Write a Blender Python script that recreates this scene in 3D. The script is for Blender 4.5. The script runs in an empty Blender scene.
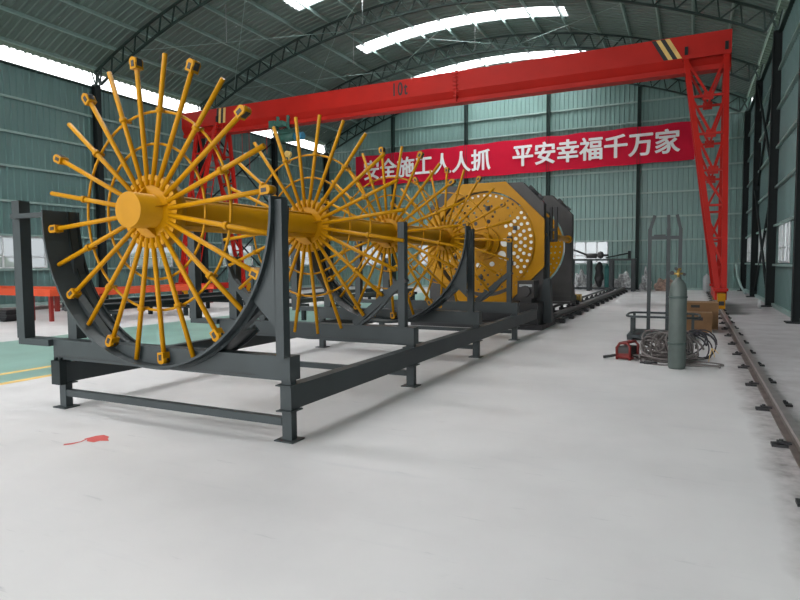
import bpy, bmesh, math, random
from mathutils import Vector, Matrix
random.seed(7)
sc = bpy.context.scene
COL = sc.collection
R = math.radians
PI = math.pi

# ------------------------------------------------------------------ camera
PITCH, YAW, ROLL = R(3.525), R(25.928), R(0.4)
fw = Vector((-math.sin(YAW) * math.cos(PITCH), math.cos(YAW) * math.cos(PITCH), -math.sin(PITCH)))
rt = Vector((math.cos(YAW), math.sin(YAW), 0))
up = rt.cross(fw)
cr, sr = math.cos(ROLL), math.sin(ROLL)
cx_, cy_ = rt * cr - up * sr, rt * sr + up * cr
cd = bpy.data.cameras.new('camera')
cam = bpy.data.objects.new('camera', cd)
COL.objects.link(cam)
cam.matrix_world = Matrix(((cx_.x, cy_.x, -fw.x, 0), (cx_.y, cy_.y, -fw.y, 0), (cx_.z, cy_.z, -fw.z, 1.55), (0, 0, 0, 1)))
cd.sensor_width = 36
cd.lens = 27
cd.clip_end = 300
sc.camera = cam

# ------------------------------------------------------------------ overcast daylight and exposure
w = bpy.data.worlds.new('overcast_sky')
sc.world = w
w.use_nodes = True
bg = w.node_tree.nodes['Background']
bg.inputs[0].default_value = (0.97, 0.98, 1.0, 1)
bg.inputs[1].default_value = 2.6
sc.view_settings.view_transform = 'Standard'
sc.view_settings.look = 'None'
sc.view_settings.gamma = 1
sc.view_settings.use_curve_mapping = False
sc.view_settings.exposure = 0.06
sc.cycles.use_denoising = True
sc.cycles.diffuse_bounces = 6
sc.cycles.max_bounces = 12


def daylight(name, loc, rot, sx, sy, watts):
    l = bpy.data.lights.new(name, 'AREA')
    l.shape = 'RECTANGLE'
    l.size, l.size_y = sx, sy
    l.energy = watts
    l.color = (1.0, 0.975, 0.955)
    o = bpy.data.objects.new(name, l)
    COL.objects.link(o)
    o.location = loc
    o.rotation_euler = rot
    return o


# daylight falling through the open end of the hall behind the camera
daylight('doorway_daylight', (-10.2, -9.5, 5.0), (R(78), 0, 0), 22, 8, 1100)
# daylight over each strip of roof lights
for sy_ in (-2.5, 3.5, 9.5, 15.5, 21.5, 27.5, 33.6):
    daylight('roof_light_daylight', (-10.3, sy_, 13.6), (0, 0, 0), 10.0, 1.0, 1000)


# ------------------------------------------------------------------ materials
def mat(name, col, rough=0.5, metal=0.0, var=0.12, scale=3.0, bump=0.0, spec=0.5, coat=0.0, stretch=None):
    m = bpy.data.materials.new(name)
    m.use_nodes = True
    nt = m.node_tree
    b = nt.nodes['Principled BSDF']
    b.inputs['Roughness'].default_value = rough
    b.inputs['Metallic'].default_value = metal
    b.inputs['Specular IOR Level'].default_value = spec
    b.inputs['Coat Weight'].default_value = coat
    tc = nt.nodes.new('ShaderNodeTexCoord')
    no = nt.nodes.new('ShaderNodeTexNoise')
    no.inputs['Scale'].default_value = scale
    no.inputs['Detail'].default_value = 5
    if stretch:
        mp = nt.nodes.new('ShaderNodeMapping')
        mp.inputs['Scale'].default_value = stretch
        nt.links.new(tc.outputs['Object'], mp.inputs[0])
        nt.links.new(mp.outputs[0], no.inputs['Vector'])
    else:
        nt.links.new(tc.outputs['Object'], no.inputs['Vector'])
    rp = nt.nodes.new('ShaderNodeValToRGB')
    rp.color_ramp.elements[0].position = 0.3
    rp.color_ramp.elements[1].position = 0.7
    rp.color_ramp.elements[0].color = tuple(c * (1 - var) for c in col) + (1,)
    rp.color_ramp.elements[1].color = tuple(min(1, c * (1 + var)) for c in col) + (1,)
    nt.links.new(no.outputs['Fac'], rp.inputs[0])
    nt.links.new(rp.outputs[0], b.inputs['Base Color'])
    if bump:
        bp = nt.nodes.new('ShaderNodeBump')
        bp.inputs['Strength'].default_value = bump
        bp.inputs['Distance'].default_value = 0.02
        nt.links.new(no.outputs['Fac'], bp.inputs['Height'])
        nt.links.new(bp.outputs[0], b.inputs['Normal'])
    return m


M = {}
M['concrete'] = mat('pale_power_floated_concrete', (0.62, 0.62, 0.64), 0.42, 0, 0.07, 0.8, 0.02, 0.35)
M['green_floor'] = mat('green_floor_paint', (0.21, 0.36, 0.31), 0.35, 0, 0.15, 1.2)
M['line_yellow'] = mat('yellow_floor_line', (0.75, 0.50, 0.15), 0.5)
M['dusty'] = mat('dusty_concrete', (0.44, 0.41, 0.41), 0.8, 0, 0.25, 6)
M['red_stain'] = mat('red_paint_stain', (0.55, 0.10, 0.09), 0.6)
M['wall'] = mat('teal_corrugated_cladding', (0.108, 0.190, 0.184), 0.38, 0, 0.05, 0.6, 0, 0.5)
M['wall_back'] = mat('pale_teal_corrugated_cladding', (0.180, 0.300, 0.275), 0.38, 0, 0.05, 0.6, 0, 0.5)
M['roof'] = mat('grey_green_roof_sheet', (0.135, 0.185, 0.168), 0.40, 0, 0.05, 0.6)
M['girt'] = mat('pale_green_girt', (0.27, 0.38, 0.355), 0.4, 0, 0.05, 2)
M['darksteel'] = mat('dark_green_structural_steel', (0.012, 0.018, 0.019), 0.55, 0, 0.15, 2, 0, 0.25)
M['trussgreen'] = mat('truss_green_paint', (0.018, 0.036, 0.032), 0.55, 0, 0.15, 2, 0, 0.25)
M['white_frame'] = mat('white_window_frame', (0.55, 0.57, 0.58), 0.4)
M['greysteel'] = mat('charcoal_grey_paint', (0.036, 0.046, 0.049), 0.45, 0, 0.14, 2.5, 0, 0.35)
M['greyplate'] = mat('dark_machine_grey', (0.060, 0.058, 0.058), 0.5, 0, 0.15, 2.5, 0, 0.3)
M['trackgrey'] = mat('worn_track_grey', (0.10, 0.10, 0.10), 0.5, 0, 0.2, 3)
M['black'] = mat('black_parts', (0.015, 0.016, 0.018), 0.5)
M['yellow'] = mat('machine_yellow_paint', (0.45, 0.205, 0.0015), 0.36, 0, 0.07, 4, 0, 0.16, 0.0)
M['red'] = mat('crane_red_paint', (0.46, 0.016, 0.010), 0.45, 0, 0.10, 1.0, 0, 0.2)
M['dark_red'] = mat('dark_red_paint', (0.22, 0.018, 0.014), 0.5)
M['orange_red'] = mat('orange_red_paint', (0.68, 0.085, 0.03), 0.45, 0, 0.1, 2)
M['banner'] = mat('red_banner_cloth', (0.55, 0.007, 0.034), 0.7, 0, 0.06, 1.0, 0, 0.15)
M['white'] = mat('white_print', (0.80, 0.80, 0.80), 0.6, 0, 0.02)
M['bushing'] = mat('white_nylon', (0.85, 0.83, 0.78), 0.5, 0, 0.03)
M['hoist'] = mat('hoist_green', (0.035, 0.12, 0.095), 0.45)
M['blue'] = mat('motor_blue', (0.03, 0.22, 0.36), 0.45)
M['cylinder'] = mat('grey_green_gas_bottle', (0.090, 0.114, 0.105), 0.5, 0, 0.14, 5)
M['cylinder_ring'] = mat('dark_grey_green_rubber', (0.05, 0.075, 0.068), 0.7)
M['teal'] = mat('teal_gas_bottle', (0.04, 0.20, 0.19), 0.45)
M['brass'] = mat('brass_fittings', (0.45, 0.30, 0.08), 0.35, 0.8)
M['cable'] = mat('grey_brown_cable', (0.135, 0.118, 0.112), 0.6, 0, 0.2, 4)
M['cable_dark'] = mat('dark_cable', (0.035, 0.032, 0.04), 0.55)
M['welder_red'] = mat('welder_red', (0.17, 0.016, 0.013), 0.45)
M['cardboard'] = mat('brown_cardboard', (0.22, 0.118, 0.052), 0.8, 0, 0.12, 4)
M['tape'] = mat('packing_tape', (0.36, 0.23, 0.11), 0.4)
M['railsteel'] = mat('rusty_rail_steel', (0.15, 0.125, 0.115), 0.5, 0.3, 0.3, 6)
M['railhead'] = mat('worn_rail_head', (0.36, 0.32, 0.31), 0.35, 0.6, 0.15, 6)
M['plastic'] = mat('white_plastic_wrap', (0.46, 0.47, 0.475), 0.4, 0, 0.55, 9, 0.8)
M['brown_heap'] = mat('brown_scrap', (0.30, 0.21, 0.17), 0.8, 0, 0.4, 6, 0.6)
M['palegrey'] = mat('pale_grey_paint', (0.42, 0.44, 0.45), 0.45)
M['leaf'] = mat('hedge_green', (0.16, 0.30, 0.09), 0.7, 0, 0.4, 5, 0.5)
M['grassy'] = mat('pale_outdoor_ground', (0.33, 0.36, 0.26), 0.9, 0, 0.2, 1)
M['house'] = mat('pale_outdoor_wall', (0.62, 0.62, 0.60), 0.8)


def floor_material():
    m = bpy.data.materials.new('pale_floated_concrete_floor')
    m.use_nodes = True
    nt = m.node_tree
    N = lambda t: nt.nodes.new('ShaderNode' + t)
    b = nt.nodes['Principled BSDF']
    L = nt.links.new
    tc = N('TexCoord')
    sp = N('SeparateXYZ')
    L(tc.outputs['Object'], sp.inputs[0])

    def noise(scale, detail=5, st=None, rough=0.55):
        n = N('TexNoise')
        n.inputs['Scale'].default_value = scale
        n.inputs['Detail'].default_value = detail
        n.inputs['Roughness'].default_value = rough
        if st:
            mp = N('Mapping')
            mp.inputs['Scale'].default_value = st
            mp.inputs['Rotation'].default_value = (0, 0, 0.5)
            L(tc.outputs['Object'], mp.inputs[0])
            L(mp.outputs[0], n.inputs['Vector'])
        else:
            L(tc.outputs['Object'], n.inputs['Vector'])
        return n.outputs['Fac']

    def ramp(f, p0, p1, c0, c1):
        r = N('ValToRGB')
        r.color_ramp.elements[0].position, r.color_ramp.elements[1].position = p0, p1
        r.color_ramp.elements[0].color, r.color_ramp.elements[1].color = c0, c1
        L(f, r.inputs[0])
        return r.outputs[0]

    def mix(f, a, c):
        x = N('Mix')
        x.data_type = 'RGBA'
        L(f, x.inputs[0])
        for k, q in ((6, a), (7, c)):
            if isinstance(q, tuple):
                x.inputs[k].default_value = q
            else:
                L(q, x.inputs[k])
        return x.outputs[2]

    def math_(op, a, c, d=None):
        x = N('Math')
        x.operation = op
        for k, q in enumerate((a, c, d)):
            if q is None:
                continue
            if isinstance(q, (int, float)):
                x.inputs[k].default_value = q
            else:
                L(q, x.inputs[k])
        return x.outputs[0]
    base = ramp(noise(0.45, 6), 0.32, 0.68, (0.545, 0.533, 0.533, 1), (0.665, 0.652, 0.648, 1))
    streak = ramp(noise(1.0, 4, (0.7, 6.0, 1)), 0.60, 0.78, (0, 0, 0, 1), (0.35, 0.35, 0.35, 1))
    base = mix(streak, base, (0.46, 0.46, 0.48, 1))
    scuff = ramp(noise(5.0, 6, (0.35, 2.2, 1), 0.7), 0.62, 0.74, (0, 0, 0, 1), (0.7, 0.7, 0.7, 1))
    base = mix(scuff, base, (0.40, 0.40, 0.41, 1))
    wob = noise(1.6, 4)
    xx = math_('ADD', sp.outputs['X'], math_('MULTIPLY', math_('SUBTRACT', wob, 0.5), 0.35))
    d = math_('ABSOLUTE', math_('SUBTRACT', xx, 0.78), 0.0)
    band = ramp(d, 0.12, 0.30, (1, 1, 1, 1), (0, 0, 0, 1))
    gr = ramp(noise(9, 6), 0.35, 0.65, (0.20, 0.185, 0.18, 1), (0.42, 0.39, 0.39, 1))
    bandf = math_('MULTIPLY', band, ramp(noise(2.2, 6, None, 0.7), 0.25, 0.6, (0.45, 0.45, 0.45, 1), (1, 1, 1, 1)))
    right = ramp(xx, 0.95, 1.5, (0, 0, 0, 1), (1, 1, 1, 1))
    rcol = ramp(noise(1.2, 6, None, 0.65), 0.35, 0.68, (0.40, 0.37, 0.375, 1), (0.56, 0.54, 0.545, 1))
    base = mix(right, base, rcol)
    base = mix(bandf, base, gr)
    L(base, b.inputs['Base Color'])
    rg = ramp(noise(1.4, 5), 0.3, 0.7, (0.36, 0.36, 0.36, 1), (0.55, 0.55, 0.55, 1))
    L(rg, b.inputs['Roughness'])
    b.inputs['Specular IOR Level'].default_value = 0.4
    return m


M['concrete'] = floor_material()


def pane_material(name, clear, tint, thru=1.0):
    m = bpy.data.materials.new(name)
    m.use_nodes = True
    nt = m.node_tree
    nt.nodes.clear()
    out = nt.nodes.new('ShaderNodeOutputMaterial')
    tr = nt.nodes.new('ShaderNodeBsdfTransparent')
    tr.inputs[0].default_value = tuple(c * thru for c in tint[:3]) + (1,)
    tl = nt.nodes.new('ShaderNodeBsdfTranslucent')
    tl.inputs[0].default_value = tint
    gl = nt.nodes.new('ShaderNodeBsdfGlossy')
    gl.inputs['Roughness'].default_value = 0.1
    m1 = nt.nodes.new('ShaderNodeMixShader')
    m1.inputs[0].default_value = 1 - clear
    m2 = nt.nodes.new('ShaderNodeMixShader')
    m2.inputs[0].default_value = 0.04
    nt.links.new(tr.outputs[0], m1.inputs[1])
    nt.links.new(tl.outputs[0], m1.inputs[2])
    nt.links.new(m1.outputs[0], m2.inputs[1])
    nt.links.new(gl.outputs[0], m2.inputs[2])
    nt.links.new(m2.outputs[0], out.inputs[0])
    return m


M['pane'] = pane_material('window_pane', 0.80, (0.9, 0.93, 0.95, 1), 0.50)
M['rooflight'] = pane_material('translucent_roof_light', 0.55, (0.95, 0.97, 1.0, 1))


# ------------------------------------------------------------------ mesh helpers
ORG = {}


class MB:
    def __init__(s):
        s.v, s.f, s.sm, s.mi = [], [], [], []
        s.cur = 0

    def add(s, vs, fs, smooth=False):
        b = len(s.v)
        s.v += [Vector(v) for v in vs]
        for i, f in enumerate(fs):
            s.f.append([b + k for k in f])
            s.sm.append(smooth if isinstance(smooth, bool) else smooth[i])
            s.mi.append(s.cur)
        return s

    def box(s, x0, x1, y0, y1, z0, z1):
        vs = [(x, y, z) for x in (x0, x1) for y in (y0, y1) for z in (z0, z1)]
        return s.add(vs, [(0, 1, 3, 2), (4, 6, 7, 5), (0, 4, 5, 1), (2, 3, 7, 6), (0, 2, 6, 4), (1, 5, 7, 3)])

    def bar(s, p0, p1, a, b, upv=(0, 0, 1)):
        p0, p1 = Vector(p0), Vector(p1)
        d = (p1 - p0).normalized()
        u = Vector(upv)
        if abs(d.dot(u)) > 0.98:
            u = Vector((0, 1, 0))
        x = d.cross(u).normalized()
        y = x.cross(d).normalized()
        vs = []
        for p in (p0, p1):
            for i, j in ((-1, -1), (1, -1), (1, 1), (-1, 1)):
                vs.append(p + x * (i * a / 2) + y * (j * b / 2))
        return s.add(vs, [(3, 2, 1, 0), (4, 5, 6, 7), (0, 1, 5, 4), (1, 2, 6, 5), (2, 3, 7, 6), (3, 0, 4, 7)])

    def ibeam(s, p0, p1, wd, h, t=0.012, upv=(0, 0, 1)):
        p0, p1 = Vector(p0), Vector(p1)
        d = (p1 - p0).normalized()
        u = Vector(upv)
        x = d.cross(u).normalized()
        y = x.cross(d).normalized()
        o = y * (h / 2 - t / 2)
        s.bar(p0 + o, p1 + o, wd, t, upv)
        s.bar(p0 - o, p1 - o, wd, t, upv)
        return s.bar(p0, p1, t, h - 2 * t, upv)

    def tube(s, p0, p1, r, n=12, r1=None, cap=True):
        return s.path([p0, p1], r, n, r1=r1, cap=cap)

    def path(s, pts, r, n=8, closed=False, r1=None, cap=True):
        pts = [Vector(p) for p in pts]
        m = len(pts)
        rings = []
        prev = None
        for i, p in enumerate(pts):
            if closed:
                d = (pts[(i + 1) % m] - pts[i - 1]).normalized()
            else:
                d = (pts[min(i + 1, m - 1)] - pts[max(i - 1, 0)]).normalized()
            if prev is None:
                a = Vector((0, 0, 1)) if abs(d.z) < 0.9 else Vector((0, 1, 0))
                x = d.cross(a).normalized()
            else:
                x = (prev - d * prev.dot(d)).normalized()
            prev = x
            y = d.cross(x)
            rr = r if r1 is None else r + (r1 - r) * i / (m - 1)
            rings.append([p + (x * math.cos(2 * PI * k / n) + y * math.sin(2 * PI * k / n)) * rr for k in range(n)])
        vs = [v for ring in rings for v in ring]
        fs, sm = [], []
        for i in range(m if closed else m - 1):
            j = (i + 1) % m
            for k in range(n):
                l = (k + 1) % n
                fs.append((i * n + k, i * n + l, j * n + l, j * n + k))
                sm.append(True)
        if cap and not closed:
            fs.append(tuple(reversed(range(n))))
            fs.append(tuple(range((m - 1) * n, m * n)))
            sm += [False, False]
        return s.add(vs, fs, sm)

    def lathe(s, prof, base=(0, 0, 0), n=24):
        b = Vector(base)
        vs = [b + Vector((r * math.cos(2 * PI * k / n), r * math.sin(2 * PI * k / n), z)) for r, z in prof for k in range(n)]
        fs = []
        for i in range(len(prof) - 1):
            for k in range(n):
                l = (k + 1) % n
                fs.append((i * n + k, i * n + l, (i + 1) * n + l, (i + 1) * n + k))
        fs.append(tuple(reversed(range(n))))
        fs.append(tuple(range((len(prof) - 1) * n, len(prof) * n)))
        return s.add(vs, fs, [True] * (len(fs) - 2) + [False] * 2)

    def prism(s, poly, fn, t0, t1):
        n = len(poly)
        vs = [fn(a, b, t0) for a, b in poly] + [fn(a, b, t1) for a, b in poly]
        fs = [tuple(range(n)), tuple(reversed(range(n, 2 * n)))]
        fs += [(i, i + n, (i + 1) % n + n, (i + 1) % n) for i in range(n)]
        return s.add(vs, fs)

    def sheet(s, grid, smooth=False):
        nu, nv = len(grid), len(grid[0])
        vs = [p for row in grid for p in row]
        fs = [(i * nv + j, (i + 1) * nv + j, (i + 1) * nv + j + 1, i * nv + j + 1) for i in range(nu - 1) for j in range(nv - 1)]
        return s.add(vs, fs, smooth)

    def build(s, name, m, parent=None, fix=True):
        me = bpy.data.meshes.new(name)
        org = ORG.get(parent.name, Vector((0, 0, 0))) if parent else Vector((0, 0, 0))
        me.from_pydata([tuple(v - org) for v in s.v], [], s.f)
        me.polygons.foreach_set('use_smooth', s.sm)
        ms = m if isinstance(m, (list, tuple)) else [m]
        for q in ms:
            me.materials.append(M[q] if isinstance(q, str) else q)
        me.polygons.foreach_set('material_index', s.mi)
        if fix:
            bm = bmesh.new()
            bm.from_mesh(me)
            bmesh.ops.recalc_face_normals(bm, faces=bm.faces)
            bm.to_mesh(me)
            bm.free()
        me.update()
        o = bpy.data.objects.new(name, me)
        COL.objects.link(o)
        if parent:
            o.parent = parent
            ORG[o.name] = org
        return o


def text_mesh(name, txt, m, parent, bold, x0, x1, z0, h, y, tilt=0.0, space=1.0):
    """flat lettering as a mesh standing in the x-z plane, thickened by overlaying shifted copies of its strokes"""
    c = bpy.data.curves.new(name, 'FONT')
    c.body = txt
    c.size = 1.0
    c.space_character = space
    c.extrude = 0.004
    t = bpy.data.objects.new('t', c)
    COL.objects.link(t)
    dg = bpy.context.evaluated_depsgraph_get()
    me = bpy.data.meshes.new_from_object(t.evaluated_get(dg))
    bpy.data.objects.remove(t)
    vs = [v.co.copy() for v in me.vertices]
    fs = [tuple(p.vertices) for p in me.polygons]
    bpy.data.meshes.remove(me)
    ax0, ax1 = min(v.x for v in vs) - bold, max(v.x for v in vs) + bold
    az0, az1 = min(v.y for v in vs) - bold, max(v.y for v in vs) + bold
    sx, sz = (x1 - x0) / (ax1 - ax0), h / (az1 - az0)
    b = MB()
    sh = [(0, 0)] if not bold else [(dx * bold, dz * bold) for dx, dz in ((-1, 0), (1, 0), (0, -.7), (0, .7), (-.7, -.5), (.7, .5), (-.7, .5), (.7, -.5))]
    for i, (dx, dz) in enumerate(sh):
        b.add([(x0 + (v.x + dx - ax0) * sx, y - v.z - i * 0.0004, z0 + (v.y + dz - az0) * sz + tilt * ((v.x - ax0) * sx)) for v in vs], fs)
    o = b.build(name, m, parent, fix=False)
    o['kind'] = 'stuff'
    return o


def tag(o, label=None, cat=None, group=None, kind=None):
    if label:
        o['label'] = label
    if cat:
        o['category'] = cat
    if group:
        o['group'] = group
    if kind:
        o['kind'] = kind
    return o


def thing(name, label, cat, loc, group=None):
    o = bpy.data.objects.new(name, None)
    o.empty_display_size = 0.2
    COL.objects.link(o)
    o.location = loc
    ORG[o.name] = Vector(loc)
    return tag(o, label, cat, group)


def struct(o):
    o['kind'] = 'structure'
    return o


def copy_tree(o, parent=None, loc=None):
    c = o.copy()
    COL.objects.link(c)
    if parent:
        c.parent = parent
    if loc is not None:
        c.location = loc
    for ch in list(o.children):
        copy_tree(ch, c)
    return c


# ------------------------------------------------------------------ hall dimensions
XL, XR, YB, YF = -23.0, 2.55, 35.6, -9.0
XC, RAD, ZTOP = -10.2, 27.2, 13.0
BAYS = [-6.4, -0.4, 5.6, 11.6, 17.6, 23.6, 29.6]
SKY_X0, SKY_X1 = -15.5, -5.2
SKY_Y = [(-3.0, -1.9), (3.0, 4.1), (9.0, 10.1), (15.0, 16.1), (21.0, 22.1), (27.0, 28.1), (33.1, 34.2)]
LWIN = [(0.8, 3.3), (6.8, 9.3), (12.8, 15.3), (19.2, 21.7), (25.2, 27.7), (31.2, 33.7)]
RWIN = [(8.3, 10.8), (14.3, 16.8), (20.3, 22.8), (26.6, 29.2), (32.5, 35.0)]
BWIN = [(-20.6, -18.1), (-15.9, -13.4), (-10.9, -8.4), (-6.7, -4.25)]
GIRTS = [1.40, 2.70, 3.97, 5.27, 6.54, 7.82]


def rz(x, d=0.0):
    return ZTOP - RAD + math.sqrt((RAD - d) ** 2 - (x - XC) ** 2)


# ------------------------------------------------------------------ floor and painted ground
struct(MB().box(XL - 0.3, XR + 0.3, YF, YB + 0.3, -0.2, 0).build('floor', 'concrete'))
struct(MB().box(-70, 40, -60, 90, -0.4, -0.205).build('ground_outside', 'grassy'))
struct(MB().box(-12.6, -8.92, YF, YB - 6, 0.0, 0.002).build('floor_marking', 'green_floor'))
struct(MB().box(-8.92, -8.78, YF, YB - 6, 0.0, 0.0025).build('floor_marking', 'line_yellow'))
struct(MB().box(-8.78, -8.20, YF, YB - 6, 0.0, 0.002).build('floor_marking', 'green_floor'))
struct(MB().box(-8.20, -8.06, YF, YB - 6, 0.0, 0.0025).build('floor_marking', 'line_yellow'))
b = MB()
for pts in ([(-4.855, 3.507), (-4.84, 3.617), (-4.802, 3.669), (-4.70, 3.645), (-4.665, 3.60), (-4.596, 3.559), (-4.67, 3.526), (-4.68, 3.47), (-4.77, 3.47), (-4.80, 3.50)],
            [(-4.875, 3.33), (-4.84, 3.375), (-4.81, 3.44), (-4.84, 3.52), (-4.815, 3.50), (-4.79, 3.44), (-4.80, 3.35), (-4.84, 3.30)]):
    b.add([(x, y, 0.002) for x, y in pts], [tuple(range(len(pts)))])
struct(b.build('floor_marking', 'red_stain'))


# ------------------------------------------------------------------ corrugated walls
def ribs(a0, a1, pitch=0.25, depth=0.045):
    out = []
    k = math.floor(a0 / pitch) - 1
    while k * pitch < a1 + pitch:
        o = k * pitch
        for da, dd in ((0.0, 0), (0.155, 0), (0.175, depth), (0.23, depth)):
            out.append((o + da, dd))
        k += 1
    pts = [(a0, 0)] + [p for p in out if a0 < p[0] < a1] + [(a1, 0)]
    return pts


def clad(b, fn, a0, a1, z0, z1):
    if a1 - a0 < 1e-3 or z1 - z0 < 1e-3:
        return
    pr = ribs(a0, a1)
    b.sheet([[fn(a, d, z0), fn(a, d, z1)] for a, d in pr])


def wall_with_windows(name, fn, a0, a1, ztop, wins, z0, z1, m):
    b = MB()
    clad(b, fn, a0, a1, 0, z0)
    e = a0
    for w0, w1 in wins:
        clad(b, fn, e, w0, z0, z1)
        e = w1
    clad(b, fn, e, a1, z0, z1)
    if callable(ztop):
        pr = ribs(a0, a1)
        b.sheet([[fn(a, d, z1), fn(a, d, ztop(a))] for a, d in pr])
    else:
        clad(b, fn, a0, a1, z1, ztop)
    return struct(b.build(name, m, fix=False))


fL = lambda a, d, z: (XL + d, a, z)
fR = lambda a, d, z: (XR - d, a, z)
fB = lambda a, d, z: (a, YB - d, z)
WZ = (1.45, 2.66)
RZ = (1.48, 2.78)
BZ = (1.43, 2.75)
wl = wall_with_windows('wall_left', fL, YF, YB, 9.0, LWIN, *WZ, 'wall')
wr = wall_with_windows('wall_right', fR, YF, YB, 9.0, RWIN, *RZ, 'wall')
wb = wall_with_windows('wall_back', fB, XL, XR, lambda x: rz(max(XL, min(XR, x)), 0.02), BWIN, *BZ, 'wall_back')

for g in GIRTS:
    MB().box(XL + 0.03, XL + 0.13, YF, YB - 0.05, g - 0.035, g + 0.035).build('girt', 'girt', wl)
    MB().box(XR - 0.13, XR - 0.03, YF, YB - 0.05, g - 0.035, g + 0.035).build('girt', 'girt', wr)
for g in GIRTS + [9.1, 10.2]:
    MB().box(XL + 0.15, XR - 0.15, YB - 0.13, YB - 0.03, g - 0.04, g + 0.04).build('girt', 'girt', wb)
MB().box(XL - 0.05, XL + 0.16, YF, YB, 9.0, 9.06).build('cap', 'trussgreen', wl)
MB().box(XR - 0.16, XR + 0.05, YF, YB, 9.0, 9.06).build('cap', 'trussgreen', wr)
struct(MB().box(XL + 0.03, XL + 0.12, YF, YB, 0, 0.12).build('baseboard_left', 'girt'))
struct(MB().box(XR - 0.12, XR - 0.03, YF, YB, 0, 0.12).build('baseboard_right', 'girt'))
struct(MB().box(XL + 0.1, XR - 0.1, YB - 0.12, YB - 0.03, 0, 0.12).build('baseboard_back', 'girt'))

wn = [0]


def window(fn, a0, a1, z0, z1, lights, d0=-0.04, d1=0.06):
    wn[0] += 1
    b = MB()

    def bx(p0, p1, q0, q1, e0=d0, e1=d1):
        a, c = fn(p0, e0, q0), fn(p1, e1, q1)
        b.box(min(a[0], c[0]), max(a[0], c[0]), min(a[1], c[1]), max(a[1], c[1]), q0, q1)
    t = 0.05
    bx(a0, a1, z0, z0 + t)
    bx(a0, a1, z1 - t, z1)
    bx(a0, a0 + t, z0 + t, z1 - t)
    bx(a1 - t, a1, z0 + t, z1 - t)
    for k in range(1, lights):
        a = a0 + (a1 - a0) * k / lights
        bx(a - 0.03, a + 0.03, z0 + t, z1 - t, d0 + 0.02, d1 - 0.02)
        if k == lights // 2 and lights > 2:
            pass
    zt = z0 + (z1 - z0) * 0.36
    bx(a0 + t, a1 - t, zt - 0.02, zt + 0.02, d0 + 0.025, d1 - 0.025)
    fr = struct(b.build('window_%d' % wn[0], 'white_frame'))
    for k in range(lights):
        s0 = a0 + (a1 - a0) * k / lights + 0.03
        s1 = a0 + (a1 - a0) * (k + 1) / lights - 0.03
        b = MB()
        bx(s0, s1, z0 + t, z1 - t, 0.0, 0.006)
        b.build('pane', 'pane', fr)


for y0, y1 in LWIN:
    window(fL, y0, y1, *WZ, 3)
for y0, y1 in RWIN:
    window(fR, y0, y1, *RZ, 3)
for x0, x1 in BWIN:
    window(fB, x0, x1, *BZ, 4)

# ------------------------------------------------------------------ curved roof, roof lights, purlins
NARC = 40


def roof_patch(b, x0, x1, y0, y1, n):
    pr = ribs(y0, y1, 0.30, 0.035)
    xs = [x0 + (x1 - x0) * i / n for i in range(n + 1)]
    b.sheet([[(x, y, rz(x, d)) for x in xs] for y, d in pr])


b = MB()
e = YF - 0.2
for y0, y1 in SKY_Y:
    roof_patch(b, XL - 0.15, XR + 0.15, e, y0, NARC)
    roof_patch(b, XL - 0.15, SKY_X0, y0, y1, 14)
    roof_patch(b, SKY_X1, XR + 0.15, y0, y1, 14)
    e = y1
roof_patch(b, XL - 0.15, XR + 0.15, e, YB + 0.1, NARC)
roof = struct(b.build('ceiling', 'roof', fix=False))
for y0, y1 in SKY_Y:
    b = MB()
    roof_patch(b, SKY_X0, SKY_X1, y0, y1, 16)
    b.build('roof_light', 'rooflight', roof, fix=False)
for k in range(20):
    a = R(-27.6) + R(55.2) * k / 19
    x = XC + (RAD - 0.13) * math.sin(a)
    z = rz(x, 0.12)
    nrm = Vector((math.sin(a), 0, math.cos(a)))
    MB().bar((x, YF, z), (x, YB, z), 0.06, 0.15, nrm).build('purlin', 'girt', roof)


def truss(y):
    b = MB()
    n = 34
    a0 = math.asin((XR - 0.25 - XC) / (RAD - 0.3))
    tp, bt = [], []
    for i in range(n + 1):
        a = -a0 + 2 * a0 * i / n
        tp.append((XC + (RAD - 0.27) * math.sin(a), y, ZTOP - RAD + (RAD - 0.27) * math.cos(a)))
        rr = RAD - 0.90
        bt.append((XC + rr * math.sin(a), y, ZTOP - RAD + rr * math.cos(a)))
    for i in range(n):
        b.bar(tp[i], tp[i + 1], 0.10, 0.065)
        b.bar(bt[i], bt[i + 1], 0.10, 0.065)
        m = [(tp[i][k] + tp[i + 1][k]) / 2 for k in range(3)]
        b.bar(bt[i], m, 0.05, 0.05, (0, 1, 0))
        b.bar(m, bt[i + 1], 0.05, 0.05, (0, 1, 0))
    b.bar(bt[0], tp[0], 0.08, 0.08, (0, 1, 0))
    b.bar(bt[-1], tp[-1], 0.08, 0.08, (0, 1, 0))
    return struct(b.build('roof_beam', 'trussgreen'))


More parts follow.
